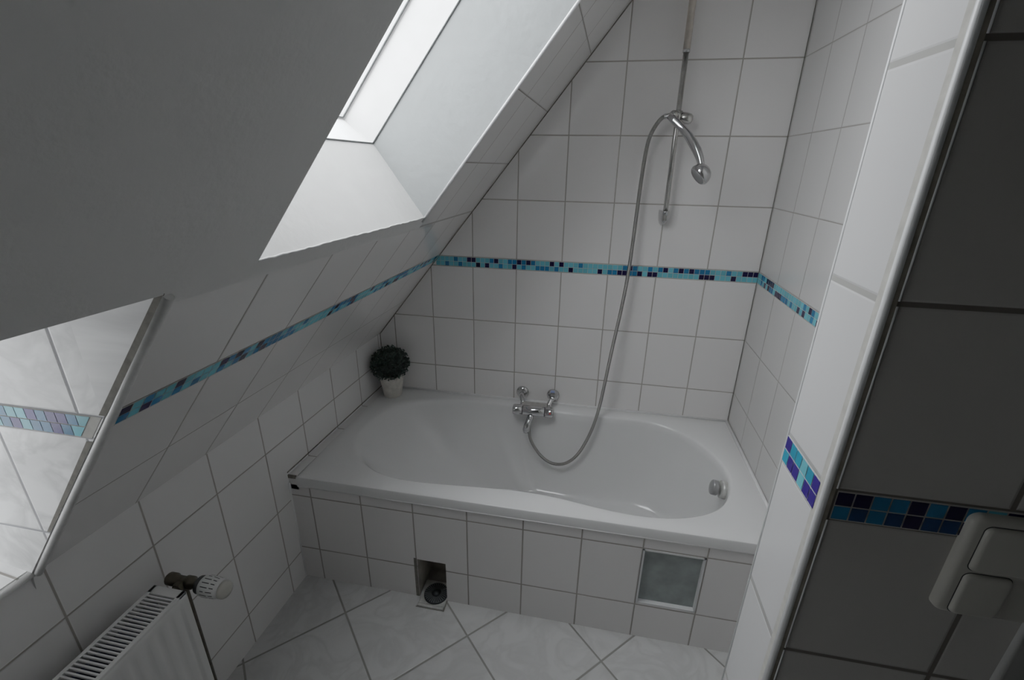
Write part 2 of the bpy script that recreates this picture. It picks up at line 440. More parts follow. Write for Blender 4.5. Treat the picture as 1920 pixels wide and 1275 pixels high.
# skylight window
win = thing('window_1', IN(-.96, 0, SH), 'roof window at the end of the white skylight shaft', 'window', kind='structure')
GL = .362
mb = MB()
c4 = lambda off, e=0.: [IN(YA-e, e, off), IN(YB+e, e, off), IN(YB+e, S1-e, off), IN(YA-e, S1-e, off)]
a, b = c4(SH+.002, -.004), c4(GL+.03, -.004)
for i in range(4): mb.face([a[i], a[(i+1) % 4], b[(i+1) % 4], b[i]])
build('frame', mb, M['white_frame'], win)
mb = MB()
o1, o2, n1, n2 = c4(GL-.012, -.003), c4(GL+.02, -.003), c4(GL-.010, .001), c4(GL+.02, .002)
for i in range(4):
    j = (i+1) % 4
    mb.face([o1[i], o1[j], n1[j], n1[i]]); mb.face([n1[i], n1[j], n2[j], n2[i]]); mb.face([o2[i], o2[j], n2[j], n2[i]])
build('sash', mb, M['white_frame'], win)
mb = MB()
g1 = c4(SH+.001, .0016); g1.append(g1[0])
for i in range(4): mb.tube([g1[i], g1[i+1]], .0022, 6)
g1 = c4(GL-.013, .001)
mb.tube([g1[1], g1[0], g1[3]], .002, 6)
build('gasket', mb, M['gasket'], win)
mb = MB(); mb.face(c4(GL+.006, -.002)); build('pane', mb, M['glass'], win)

# window alcove under the slope (left edge of the view)
YR = -1.482; XW = -2.02
mb = MB()
pr = [(-1.15, 1.40), (XW, 1.40), (XW, .70), (-1.74, .70)]
xs_ = lambda z: SL(YR, z).x
poly = [(xs_(1.402), 1.402), (XW, 1.402), (XW, .74), (xs_(ZK)-.0, .74), (xs_(.79), .79)]
XS = -1.40
zc = .776+(XS+1.684-KA*YR)/.8013
right_ = [(xs_(1.44), 1.44), (XS, 1.44), (XS, zc)]
left_ = [(XS, 1.44), (XW, 1.44), (XW, .74), (xs_(ZK), .74), (xs_(.79), .79), (XS, zc)]
mb.face([(x, YR, z) for x, z in right_], [(-1.35+(x+1.35)*.1, z) for x, z in right_])
mb.face([(x, YR, z) for x, z in left_], [(x, z) for x, z in left_])
alc = build('wall_alcove', mb, M['reveal'], label='bright tiled cheek of the window alcove with painted reflection streaks', cat='wall', kind='structure')
def rv(u, v): return Vector((u, YR, v))
mb = MB()
tp, bt = 'LMNNMNLLMLNML', 'LMNMMLNMLLNLM'
# clip the first tiles along the slanting edge by starting each row where the slope edge is
nrm = Vector((0, -1, 0))
g = MB(); xa = xs_(1.1635)+.008
g.face([(xs_(1.142)-.004, YR-.0006, 1.142), (XW, YR-.0006, 1.142), (XW, YR-.0006, 1.185), (xs_(1.185)-.004, YR-.0006, 1.185)])
build('mosaic_grout', g, M['grout'], alc)
t = MB()
rr = random.Random(2)
for row, z0, z1, pat_ in ((0, 1.1644, 1.1835, tp), (1, 1.1435, 1.1626, bt)):
    x = xs_((z0+z1)/2)-.026
    k = 0
    while x > XW+.03:
        ch = pat_[k] if k < len(pat_) else rr.choice('LLMMN')
        sh = (xs_(z1)-xs_(z0)) if k == 0 else 0
        t.face([(x+sh*.5, YR-.0014, z1), (x-.0192, YR-.0014, z1), (x-.0192, YR-.0014, z0), (x-sh*.5, YR-.0014, z0)], col=jitter(PAL[ch]))
        x -= .0208; k += 1
build('mosaic_band', t, M['mosaic'], alc, merge=False)
# tiled sill rising gently to the window, lintel, far cheek
mb = MB()
s0, s1 = KN(YR, .789), KN(YD, .789)
zl = .79+.2*(s0.x-XW)
P = [s0+Vector((.003, 0, 0)), s1+Vector((.003, 0, 0)), Vector((XW, YD, zl)), Vector((XW, YR, zl))]
mb.face(P, [(p.y, p.x) for p in P])
build('sill', mb, M['sill'], alc)
mb = MB()
mb.face([SL(YR+.01, 1.399, -.003), SL(YD-.01, 1.399, -.003), Vector((XW, YD-.01, 1.399)), Vector((XW, YR+.01, 1.399))])
mb.face([(xs_(1.42), YD, 1.42), (XW, YD, 1.42), (XW, YD, .7), (-1.75, YD, .7)])
build('lintel', mb, M['plaster'], alc)
# alcove window
w2 = thing('window_2', (XW, (YR+YD)/2, .93), 'low side window in the tiled alcove', 'window', kind='structure')
mb = MB()
za, zb = zl-.02, 1.41
fw = .05
for lo, hi in (((YR-fw, za), (YR+.01, zb)), ((YD-.01, za), (YD+fw, zb)), ((YD, za), (YR, za+fw)), ((YD, zb-fw), (YR, zb))):
    mb.box((XW-.05, lo[0], lo[1]), (XW+.0, hi[0], hi[1]), .004)
build('frame', mb, M['white_frame'], w2)
mb = MB(); mb.face([(XW-.02, YR, za), (XW-.02, YD, za), (XW-.02, YD, zb), (XW-.02, YR, zb)]); build('pane', mb, M['glass'], w2)

# corner profile around the alcove opening
mb = MB()
pth = [SL(-1.477, 1.398, -.0065), SL(-1.476, 1.2, -.006), SL(-1.476, 1.0, -.006), SL(-1.475, .86, -.006), SL(-1.474, ZK+.008, -.006)]
mb.tube(pth, .0072, 14)
mb.tube([KN(-1.470, .782, -.005), KN(-1.75, .782, -.005), KN(YD, .782, -.005)], .0072, 14)
tr2 = build('trim_2', mb, M['pvc_grey'], label='grey quarter-round edge profile around the window alcove', cat='edge trim', kind='structure')
mb = MB()
gp = [SL(-1.4835, 1.36, .004), SL(-1.4835, .915, .004)]
def ribbon(p, w0, w1): 
    mb.face([p[0]+Vector((0, -.0008, 0)), p[0]+Vector((-w0, -.0008, 0)), p[1]+Vector((-w1, -.0008, 0)), p[1]+Vector((0, -.0008, 0))])
ribbon([SL(YR, 1.402, -.004), SL(YR, 1.19, -.002)], .014, .014); ribbon([SL(YR, 1.135), SL(YR, .912)], .012, .008)
build('grout', mb, M['grout_dark'], tr2)

# pillar with the bright edge strip and the shaded front
PX0, PX1, PY0, PY1 = -.3336, -.043, -1.293, -1.4276
mb = MB()
mb.face([(PX0, PY0, 0), (PX0, PY1+.0, 0), (PX0, PY1+.0, 2.7), (PX0, PY0, 2.7)], [(PY0, 0), (PY1, 0), (PY1, 2.7), (PY0, 2.7)])
pil = build('wall_pillar', mb, M['strip'], label='tiled pillar with white edge strip right of the tub', cat='pillar', kind='structure')
mb = MB()
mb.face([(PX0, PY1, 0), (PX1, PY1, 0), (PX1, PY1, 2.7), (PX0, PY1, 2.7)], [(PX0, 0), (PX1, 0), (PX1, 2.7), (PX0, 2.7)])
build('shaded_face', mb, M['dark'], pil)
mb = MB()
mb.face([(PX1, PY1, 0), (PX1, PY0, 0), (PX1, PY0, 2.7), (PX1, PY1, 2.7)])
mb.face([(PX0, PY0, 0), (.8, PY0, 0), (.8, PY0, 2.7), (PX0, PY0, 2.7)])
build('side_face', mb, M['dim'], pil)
mosaic('mosaic_band', pil, lambda u, v: Vector((PX0, u, v)), (-1.2975, -.0196), B0-.001, B1+.001, 'NTTLTN', 'TNNLNN', (-1, 0, 0), M['pvc'])
mosaic('mosaic_band', pil, lambda u, v: Vector((u, PY1, v)), (-.3195, .0211), B0-.001, B1, 'DDMMDMDMLDMDM', 'MBMBDBBDMLBDB', (0, -1, 0), M['grout'])
# joints left and right of the profile
mb = MB()
mb.face([(PX0-.0008, -1.4105, 0), (PX0-.0008, -1.4230, 0), (PX0-.0008, -1.4230, 2.7), (PX0-.0008, -1.4105, 2.7)])
build('edge_joint', mb, M['grout'], pil)
mb = MB()
mb.face([(PX0, PY1-.0008, 0), (-.3225, PY1-.0008, 0), (-.3225, PY1-.0008, 2.7), (PX0, PY1-.0008, 2.7)])
build('edge_joint', mb, M['grout_mid'], pil)
mb = MB(); zr = [0, B0-3*H, B0-2*H, B0-H, B0]; 
for z0_, z1_ in ((B0-2*H, B0-H), (B0-H, B0), (B1, B1+H), (B1+H, B1+2*H), (B1+2*H, B1+3*H)):
    mb.tube([(-.3212, PY1-.0003, z0_+.003), (-.3212, PY1-.0003, z1_-.003)], .0014, 8)
build('tile_edge', mb, M['pvc'], pil)
mb = MB(); mb.tube([(PX0+.0030, PY1+.0034, 0), (PX0+.0030, PY1+.0034, 2.6)], .0052, 16)
build('trim_1', mb, M['pvc'], label='white round edge profile up the pillar corner', cat='edge trim', kind='structure')
mb = MB(); mb.tube([(PX0+.001, PY0-.002, 0), (PX0+.001, PY0-.002, 2.6)], .0028, 10)
build('trim_3', mb, M['pvc'], label='thin white edge profile at the tub side of the pillar', cat='edge trim', kind='structure')
mb = MB(); mb.tube([(PX1-.004, PY1+.003, 0), (PX1-.004, PY1+.003, 2.6)], .0075, 12)
build('trim_4', mb, M['dim'], label='grey edge profile on the shaded right corner of the pillar', cat='edge trim', kind='structure')
# rest of the room behind the camera
mb = MB(); mb.face([(.8, -1.2, 0), (.8, -3., 0), (.8, -3., 2.7), (.8, -1.2, 2.7)])
build('wall_side', mb, M['dim'], label='dim wall right of the camera', cat='wall', kind='structure')
mb = MB(); mb.face([(-2.5, -2.98, 0), (.8, -2.98, 0), (.8, -2.98, 2.7), (-2.5, -2.98, 2.7)])
build('wall_rear', mb, M['dim'], label='dim wall behind the camera', cat='wall', kind='structure')

# ------------------------------------------------------------------ bath apron with recess and access hatch
YP = -.763
NX0, NX1, NZ = -1.221, -1.110, .187
AX0, AX1, AZ0, AZ1 = -.4245, -.2265, .160, .4015
mb = MB()
XL = -1.712
rect_holes(mb, [XL, NX0, NX1, AX0, AX1, 0.], [0, AZ0, NZ, AZ1, .452],
           lambda x, z: (NX0 < x < NX1 and z < NZ) or (AX0 < x < AX1 and AZ0 < z < AZ1),
           lambda x, z: Vector((x, YP, z)), lambda x, z: (x, z))
ap = build('wall_apron', mb, M['panel'], label='white tiled apron under the front edge of the bathtub', cat='bath apron', kind='structure')
mb = MB()
D = -.632
mb.face([(NX0, YP, 0), (NX0, D, 0), (NX0, D, NZ), (NX0, YP, NZ)]); mb.face([(NX1, YP, 0), (NX1, D, 0), (NX1, D, NZ), (NX1, YP, NZ)])
mb.face([(NX0, D, 0), (NX1, D, 0), (NX1, D, NZ), (NX0, D, NZ)]); mb.face([(NX0, YP, NZ), (NX1, YP, NZ), (NX1, D, NZ), (NX0, D, NZ)])
mb.face([(NX0, D, .002), (NX1, D, .002), (NX1, -.69, .002), (NX0, -.69, .002)])
build('drain_recess', mb, M['recess'], ap)
mb = MB()
mb.face([(-1.2345, YP-.0008, .0), (-1.222, YP-.0008, .0), (-1.2225, YP-.0008, .192), (-1.2345, YP-.0008, .192)])
build('recess_joint', mb, M['grout_dark'], ap)
mb = MB(); mb.tube([(XL+.004, YP-.002, .0), (XL+.004, YP-.002, .40), (XL+.008, YP-.002, .46)], .006, 8)
build('corner_sealant', mb, M['silicone'], ap)
# narrow tile ledge between tub and knee wall
mb = MB()
for a, b in ((-.0, -.763),):
    P = [KN(a, .4905), KN(b, .4905), KN(b, .4905)+Vector((.036, 0, 0)), KN(a, .4905)+Vector((.022, 0, 0))]
    mb.face(P, [(p.y, p.x) for p in P])
    P2 = [P[1], P[2], P[2]-Vector((0, 0, .06)), P[1]-Vector((0, 0, .06))]; mb.face(P2, [(-1.0, .5)]*4)
build('tile_ledge', mb, M['ledge'], wall_left)
mb = MB()
mb.box(KN(-.7645, .478)+Vector((-.001, 0, 0)), KN(-.7605, .492)+Vector((.034, .001, 0))); 
build('ledge_joint', mb, M['grout_dark'], wall_left)

# access hatch
ah = thing('access_hatch', (-.3255, YP, AZ0), 'grey square inspection hatch in white frame, set in bath apron', 'access hatch')
mb = MB()
fwid = .0055; yf = YP-.002; yb = YP+.017
def frame_ring(x0, x1, z0, z1, w, ya, yb_):
    mb.box((x0, ya, z0), (x0+w, yb_, z1)); mb.box((x1-w, ya, z0), (x1, yb_, z1))
    mb.box((x0, ya, z0), (x1, yb_, z0+w)); mb.box((x0, ya, z1-w), (x1, yb_, z1))
frame_ring(AX0+.001, AX1-.001, AZ0+.001, AZ1-.001, fwid, yf, yb)
build('frame', mb, M['pvc'], ah)
mb = MB(); mb.box((AX0+.004, YP+.013, AZ0+.004), (AX1-.004, YP+.018, AZ1-.004), .001)
build('board', mb, M['board'], ah)

# floor drain
fd = thing('floor_drain', (-1.166, -.747, 0), 'round dark floor drain in the recess under the tub', 'floor drain')
mb = MB()
x0, x1, ya, yb = -1.217, -1.112, -.806, -.690
for lo, hi in (((x0, ya), (x1, ya+.010)), ((x0, yb-.004), (x1, yb)), ((x0, ya), (x0+.004, yb)), ((x1-.004, ya), (x1, yb))):
    mb.box((lo[0], lo[1], .0005), (hi[0], hi[1], .006), .001)
mb.box((x0+.003, ya+.006, .0005), (x1-.003, yb-.003, .003))
build('frame', mb, M['drain_frame'], fd)
mb = MB(); mb.box((x0-.003, ya-.004, .0002), (x1+.004, ya-.0003, .0012)); mb.box((x1+.0003, ya-.004, .0002), (x1+.004, YP, .0012))
mb.box((x0+.004, ya+.0103, .0030), (x1-.004, ya+.0125, .0036))
build('frame_joint', mb, M['grout_dark'], fd)
mb = MB(); ctr = Vector((-1.160, -.745, .004))
mb.lathe([(.047, 0), (.047, .004), (.040, .006), (.020, .005), (.0, .005001)], ctr, (0, 0, 1), 40)
st = build('strainer', mb, M['drain'], fd)
mb = MB()
for k in range(30):
    a = 2*math.pi*k/30; d = Vector((math.cos(a), math.sin(a), 0)); p = Vector((-d.y, d.x, 0))
    z = Vector((0, 0, .0066))
    mb.prism([ctr+d*.019+z-p*.0009, ctr+d*.019+z+p*.0009, ctr+d*.044+z+p*.0016, ctr+d*.044+z-p*.0016], (0, 0, .0022))
build('rib', mb, M['rib'], st)
mb = MB(); mb.lathe([(.017, .004), (.016, .010), (.010, .013), (.0, .0135)], ctr, (0, 0, 1), 24)
build('cap', mb, M['drain'], st)

# ------------------------------------------------------------------ bathtub
RIM = .490
ctrl = [(-.098, -.40), (-.104, -.47), (-.125, -.545), (-.172, -.622), (-.285, -.690), (-.442, -.714), (-.581, -.699), (-.711, -.675), (-.845, -.664), (-1.018, -.677),
        (-1.191, -.696), (-1.362, -.684), (-1.478, -.629), (-1.555, -.545), (-1.590, -.46), (-1.596, -.38), (-1.575, -.255), (-1.515, -.160), (-1.414, -.105), (-1.29, -.078), (-1.157, -.068), (-1.02, -.071), (-.891, -.078),
        (-.76, -.086), (-.638, -.089), (-.54, -.084), (-.445, -.080), (-.36, -.088), (-.284, -.113), (-.205, -.170), (-.152, -.245), (-.115, -.325)]
ctrl = [Vector((x, y, 0)) for x, y in ctrl]
def closed_spline(P, per):
    out = []; n = len(P)
    for i in range(n):
        p0, p1, p2, p3 = P[i-1], P[i], P[(i+1) % n], P[(i+2) % n]
        for k in range(per):
            t = k/per
            out.append(.5*((2*p1)+(p2-p0)*t+(2*p0-5*p1+4*p2-p3)*t*t+(3*p1-p0-3*p2+p3)*t**3))
    return out
top_ = closed_spline(ctrl, 6)
for _ in range(14):                             # smooth
    n = len(top_); top_ = [top_[i]*.5+(top_[i-1]+top_[(i+1) % n])*.25 for i in range(n)]
n = len(top_)
cx, cy = -.85, -.385
BOT = .085
def bottom(p):
    dx, dy = p.x-cx, p.y-cy
    if dx < 0: bx = -.80+dx*.50
    else: bx = -.80+dx*.80
    yy = cy+dy*.66
    return Vector((bx, yy, BOT))
bot_ = [bottom(p) for p in top_]
X0o, X1o, Y0o, Y1o = -1.672, -.001, YP-.004, -.001
corners = [Vector((X1o, Y0o, 0)), Vector((X0o, Y0o, 0)), Vector((X0o, Y1o, 0)), Vector((X1o, Y1o, 0))]
def to_rect(p):
    d = Vector((p.x-cx, p.y-cy)); t = 1e9
    if d.x > 1e-9: t = min(t, (X1o-cx)/d.x)
    if d.x < -1e-9: t = min(t, (X0o-cx)/d.x)
    if d.y > 1e-9: t = min(t, (Y1o-cy)/d.y)
    if d.y < -1e-9: t = min(t, (Y0o-cy)/d.y)
    return Vector((cx+d.x*t, cy+d.y*t, 0))
out_ = [to_rect(p) for p in top_]
for c in corners:
    k = min(range(n), key=lambda i: (out_[i]-c).length); out_[k] = c.copy()
def inset(p, e):
    return Vector((max(X0o+e, min(X1o-e, p.x)), max(Y0o+e, min(Y1o-e, p.y)), 0))
mb = MB()
rows = []
at = lambda P, z: [Vector((p.x, p.y, z)) for p in P]
rows.append(at(out_, RIM-.040))
rows.append(at(out_, RIM-.006))
rows.append(at([inset(p, .0018) for p in out_], RIM-.0018))
rows.append(at([inset(p, .006) for p in out_], RIM))
mid = [o.lerp(t, .5) for o, t in zip(out_, top_)]
rows.append(at(mid, RIM+.0005))
outw = [(t+(t-Vector((cx, cy, 0))).normalized()*(.012+.022*max(0., min(1., (-1.15-t.x)/.3)))) for t in top_]
rows.append(at(outw, RIM))
rows.append(at([o.lerp(t, .55) for o, t in zip(outw, top_)], RIM-.0025))
rows.append(at(top_, RIM-.010))
K = 22
for k in range(1, K+1):
    th = math.pi/2*k/K
    f0 = 1-math.cos(th); g_ = math.sin(th)
    r = []
    for t, b_ in zip(top_, bot_):
        lean = .75 if t.x < -1.1 else (.75*max(0, (-.9-t.x)/.2) if t.x < -.9 else 0)
        lean = max(lean, .12)
        # wall: mostly straight line, rounded at the foot
        s = g_
        fl = f0*(1-lean)+lean*(s*.9+.1*f0)
        gl = s if lean < .2 else s*(1-lean*.35)+f0*lean*.35
        r.append(Vector((t.x+(b_.x-t.x)*fl, t.y+(b_.y-t.y)*fl, RIM-.010+(BOT-RIM+.010)*gl)))
    rows.append(r)
cb = Vector((-.62, cy, BOT-.006))
for f in (.25, .5, .75, .93): rows.append([p.lerp(Vector((-.62, cy, BOT)), f)-Vector((0, 0, .006*f)) for p in rows[-1-[.25, .5, .75, .93].index(f)]])
V = mb.grid(rows, closed_u=True, smooth=True)
mb.bm.faces.new(V[-1])
tub = build('bathtub', mb, M['tub'], base=(-.85, -.385, BOT-.02), label='white built-in acrylic bathtub with curved waisted basin', cat='bathtub', shade=40)
mb = MB()
mb.tube([(-1.66, -.0075, RIM+.001), (-.0075, -.0075, RIM+.001)], .0068, 8)
mb.tube([(-.0075, -.0075, RIM+.001), (-.0075, -.77, RIM+.001)], .0068, 8)
mb.tube([(-1.67, YP-.003, RIM-.041), (-.01, YP-.003, RIM-.041)], .0025, 6)
build('sealant', mb, M['silicone'], tub)
# overflow knob on the foot end of the basin
mb = MB()
oc = Vector((-.124, -.452, .444)); oax = Vector((-1, 0, .16)).normalized()
ofs = [(.028, .0), (.030, .003), (.0295, .019), (.026, .0225), (.012, .024), (.0, .0245)]
mb.lathe(ofs, oc+oax*.012, oax, 28, sx=.85, sy=1.)
kn = build('overflow_knob', mb, M['knob'], tub, label='grey overflow knob')
mb = MB(); mb.lathe([(.033, -.02), (.033, .0), (.029, .0015), (.013, .0015), (.013, .02), (.0, .02)], oc, oax, 28)
build('overflow_ring', mb, M['drain_frame'], kn)
mb = MB(); mb.lathe([(.034, 0), (.034, .003), (.028, .0045), (.0, .006)], (-.62, cy, BOT-.0125), (0, 0, 1), 28)
build('drain_plug', mb, M['chrome'], tub)

# ------------------------------------------------------------------ mixer tap
mx = thing('bath_mixer', (-.882, 0, .53), 'chrome thermostatic mixer tap on wall above the tub rim', 'mixer tap')
AXZ, AYY = .492, -.106
mb = MB()
mb.lathe([(.0, 0), (.022, .0), (.0235, .0015), (.0235, .1005), (.022, .102), (.0, .1021)][1:5], (-.936, AYY, AXZ), (1, 0, .004), 32)
build('body', mb, M['chrome'], mx)
mb = MB()
P = [Vector((-.945, AYY+.004, AXZ+.0205)), Vector((-.945, -.062, AXZ+.024)), Vector((-.945, -.050, AXZ+.010)), Vector((-.945, -.058, AXZ-.012)), Vector((-.945, AYY+.004, AXZ-.018))]
mb.prism(P, (.122, 0, 0), .004)
build('body_back', mb, M['chrome_dull'], mx)
mb = MB(); mb.lathe([(.021, 0), (.0245, .0015), (.0245, .040), (.0225, .045), (.012, .047), (.0, .0471)], (-.938, AYY, AXZ), (-1, 0, 0), 32)
build('flow_handle', mb, M['chrome'], mx)
mb = MB(); mb.lathe([(.021, 0), (.0245, .0015), (.0245, .034), (.0225, .039), (.012, .041), (.0, .0411)], (-.832, AYY, AXZ), (1, 0, 0), 32)
th = build('temperature_handle', mb, M['chrome'], mx)
for xx in (-.937, -.833):
    mb = MB(); mb.lathe([(.0215, -.001), (.0222, -.0008), (.0222, .0008), (.0215, .001)], (xx, AYY, AXZ), (1, 0, 0), 28)
    build('seam', mb, M['black'], mx)
mb = MB(); mb.lathe([(.0040, 0), (.0035, .001), (0, .0012)], (-.806, AYY-.0235, AXZ+.008), (0, -1, .3), 12)
build('red_dot', mb, M['red'], th, label='small red mark')
for x in (-.956, -.806):
    mb = MB(); mb.lathe([(.031, 0), (.031, .003), (.029, .008), (.022, .014), (.014, .017), (.0, .0175)], (x, -.0005, .533), (0, -1, 0), 32)
    build('flange', mb, M['chrome'], mx)
    mb = MB(); xi = x+(.012 if x < -.9 else -.012)
    mb.tube([(x, -.012, .532), (x, -.032, .531), (x*.5+xi*.5, -.045, .522), (xi, -.055, .508), (xi, -.07, .499)], [.012, .012, .0125, .013, .013], 16)
    build('union', mb, M['chrome'], mx)
mb = MB(); mb.box((-.820, -.050, .535), (-.792, -.018, .566), .005)
stp = build('stop_cap', mb, M['chrome'], mx)
mb = MB(); mb.box((-.816, -.046, .5655), (-.797, -.024, .5675), .001); build('blue_mark', mb, M['blue_mark'], stp, label='bluish top mark')
mb = MB()
mb.tube([(-.896, AYY, AXZ-.012), (-.898, AYY-.012, AXZ-.028), (-.903, AYY-.026, AXZ-.044), (-.909, AYY-.040, AXZ-.060), (-.912, AYY-.046, AXZ-.078), (-.912, AYY-.047, AXZ-.090)],
        [.0165, .0155, .015, .0165, .0168, .0125], 18)
build('spout', mb, M['chrome'], mx)
mb = MB(); mb.lathe([(.0075, 0), (.0075, .008), (.005, .013), (.0001, .014)], (-.897, AYY-.024, AXZ-.026), (-.15, -1, .35), 14)
build('diverter_knob', mb, M['chrome'], mx)

# ------------------------------------------------------------------ shower rail, hand shower, hose
sr = thing('shower_rail', (-.403, 0, 1.38), 'vertical chrome shower rail on the tiled back wall', 'shower rail')
mb = MB(); mb.tube([(-.402, -.05, 1.375), (-.403, -.05, 1.96)], .0095, 18); build('pole', mb, M['chrome_dull'], sr)
mb = MB(); mb.tube([(-.403, -.05, 1.955), (-.404, -.05, 2.42)], .0122, 18)
build('pole_sleeve', mb, M['beige'], sr, label='beige upper sleeve of the rail')
mb = MB(); mb.lathe([(.0125, 0), (.0128, .004), (.0125, .010)], (-.403, -.05, 1.948), (0, 0, 1), 18); build('collar', mb, M['chrome'], sr)
mb = MB()
rows = []
for z, w, d in ((1.352, .008, .012), (1.358, .013, .024), (1.372, .018, .045), (1.392, .0195, .058), (1.408, .0195, .0625), (1.4125, .0185, .0620)):
    rows.append([Vector((-.4015+w*math.cos(a), -.0005-(d if math.sin(a) > 0 else 0.)*abs(math.sin(a))**.8, z)) for a in [2*math.pi*j/28 for j in range(28)]])
V = mb.grid(rows, closed_u=True)
mb.bm.faces.new(V[-1]); mb.bm.faces.new(V[0][::-1])
build('wall_bracket', mb, M['chrome'], sr)
mb = MB()
mb.lathe([(.010, -.020), (.0165, -.017), (.0175, 0), (.0165, .017), (.010, .020)], (-.403, -.05, 1.747), (0, 0, 1), 24)
mb.lathe([(.014, .0), (.0185, .008), (.020, .022), (.0185, .036), (.013, .044), (.0, .047)], (-.395, -.052, 1.745), (1, -.12, -.22), 28)
mb.lathe([(.012, .0), (.0165, .006), (.0165, .022), (.012, .028), (.0, .0285)], (-.408, -.058, 1.747), (-.75, -.65, .1), 24)
build('slider', mb, M['chrome_dull'], sr)

hs = thing('hand_shower', (-.41, -.1, 1.72), 'chrome hand shower hanging in the rail slider', 'hand shower')
HP = [Vector(p) for p in ((-.437, -.092, 1.745), (-.420, -.098, 1.730), (-.400, -.106, 1.712), (-.384, -.115, 1.696), (-.366, -.127, 1.676), (-.350, -.141, 1.652), (-.336, -.156, 1.628), (-.326, -.170, 1.604), (-.320, -.182, 1.582), (-.318, -.190, 1.566))]
mb = MB(); mb.tube(HP, [.0125, .0135, .0138, .0135, .0150, .0162, .0158, .0135, .0115, .010], 20)
build('handle', mb, M['chrome'], hs)
mb = MB()
hax = Vector((-.60, -.16, -.50)).normalized()
hc = Vector((-.318, -.196, 1.553))
prof = [(.0, -.030), (.012, -.0285), (.022, -.024), (.031, -.015), (.0365, -.004), (.038, .004), (.0375, .011), (.034, .016)]
prof2 = prof+[(.033, .0165), (.0, .0166)]
mb.lathe([(max(r, .0002), h) for r, h in prof2], hc, hax, 36)
hd = build('head', mb, M['chrome'], hs)
mb = MB(); mb.lathe([(.031, .0166), (.030, .0185), (.0, .0186)], hc, hax, 32)
build('spray_face', mb, M['rubber_grey'], hd, label='grey spray face')

HO = [(-0.893, -.113, .468), (-0.898, -0.118, 0.44), (-0.900, -0.130, 0.402), (-0.893, -0.135, 0.359), (-0.871, -0.14, 0.318), (-0.835, -0.145, 0.275), (-0.795, -0.15, 0.250), (-0.752, -0.15, 0.2445), (-0.712, -0.147, 0.258),
      (-0.672, -0.14, 0.296), (-0.638, -0.13, 0.359), (-0.606, -0.12, 0.452), (-0.585, -0.105, 0.552), (-0.572, -0.09, 0.654), (-0.560, -0.08, 0.766), (-0.547, -0.07, 0.877), (-0.534, -0.065, 0.986),
      (-0.524, -0.06, 1.086), (-0.517, -0.055, 1.187), (-0.513, -0.05, 1.295), (-0.510, -0.05, 1.43), (-0.507, -0.05, 1.53), (-0.503, -0.055, 1.616), (-0.495, -0.06, 1.675), (-0.478, -0.07, 1.716), (-0.458, -0.082, 1.741), (-0.437, -0.092, 1.745)]
def open_spline(P, per):
    P = [Vector(p) for p in P]; P = [P[0]*2-P[1]]+P+[P[-1]*2-P[-2]]; out = []
    for i in range(1, len(P)-2):
        p0, p1, p2, p3 = P[i-1:i+3]
        for k in range(per):
            t = k/per
            out.append(.5*((2*p1)+(p2-p0)*t+(2*p0-5*p1+4*p2-p3)*t*t+(3*p1-p0-3*p2+p3)*t**3))
    return out+[P[-2]]
hp = open_spline(HO, 8)
mb = MB(); mb.tube(hp, .0072, 12)
hose = build('shower_hose', mb, M['hose'], base=hp[0], label='ribbed metal shower hose looping from mixer to hand shower', cat='shower hose')
for i, d in ((0, 6), (len(hp)-7, 6)):
    mb = MB(); mb.tube(hp[i:i+d+1], [.0095]*(d+1), 12); build('hose_nut', mb, M['chrome'], hose)

# ------------------------------------------------------------------ potted plant
PC = Vector((-1.596, -.090, RIM+.001))
pp = thing('potted_plant', PC, 'small round boxwood in whitewashed pot on the tub corner', 'potted plant')
mb = MB()
mb.lathe([(.041, 0), (.0435, .003), (.0575, .100), (.059, .105), (.0595, .117), (.056, .118), (.0545, .103), (.0, .101)], PC, (0, 0, 1), 40)
pot = build('pot', mb, M['pot'], pp, shade=35)
mb = MB(); mb.lathe([(.054, .099), (.053, .1035), (.02, .105), (.0, .1055)], PC, (0, 0, 1), 24)
build('soil', mb, M['twig'], pp)
FC = PC+Vector((.000, -.006, .172))
rl = random.Random(11)
mb = MB(); tw = MB()
def rdir():
    while True:
        v = Vector((rl.uniform(-1, 1), rl.uniform(-1, 1), rl.uniform(-1, 1)))
        if .05 < v.length < 1: return v.normalized()
for i in range(3600):
    d = rdir(); r = .096*(rl.random()**.28)*rl.uniform(.86, 1.04)
    p = FC+Vector((d.x, d.y, d.z*.90))*r
    if p.y > -.006: p.y = -.006-rl.random()*.01
    if p.x < -1.680: p.x = -1.680+rl.random()*.012
    nn = (d+rdir()*.9).normalized(); t = nn.cross(rdir()).normalized(); s = nn.cross(t)
    L, W = rl.uniform(.0055, .0085), rl.uniform(.0030, .0045)
    b0 = nn*.0012
    a_, b_, c_, d_, e_, f_ = p-t*L, p-t*L*.35+s*W-b0, p+t*L*.45+s*W*.9-b0, p+t*L, p+t*L*.45-s*W*.9-b0, p-t*L*.35-s*W-b0
    vs = [mb.bm.verts.new(v) for v in (a_, b_, c_, d_, e_, f_)]
    mb.bm.faces.new((vs[0], vs[1], vs[2], vs[3])); mb.bm.faces.new((vs[0], vs[3], vs[4], vs[5]))
fol = build('foliage', mb, M['leaf'], pp, merge=False, normals=False)
base = PC+Vector((0, 0, .098))
for i in range(46):
    d = rdir(); e = FC+Vector((d.x, d.y, d.z*.9))*.078
    if e.y > -.008: e.y = -.008
    if e.x < -1.678: e.x = -1.678
    m_ = base.lerp(e, .5)+rdir()*.008
    tw.tube([base+rdir()*.006, m_, e], [.0013, .001, .0006], 5)
build('twigs', tw, M['twig'], pp)

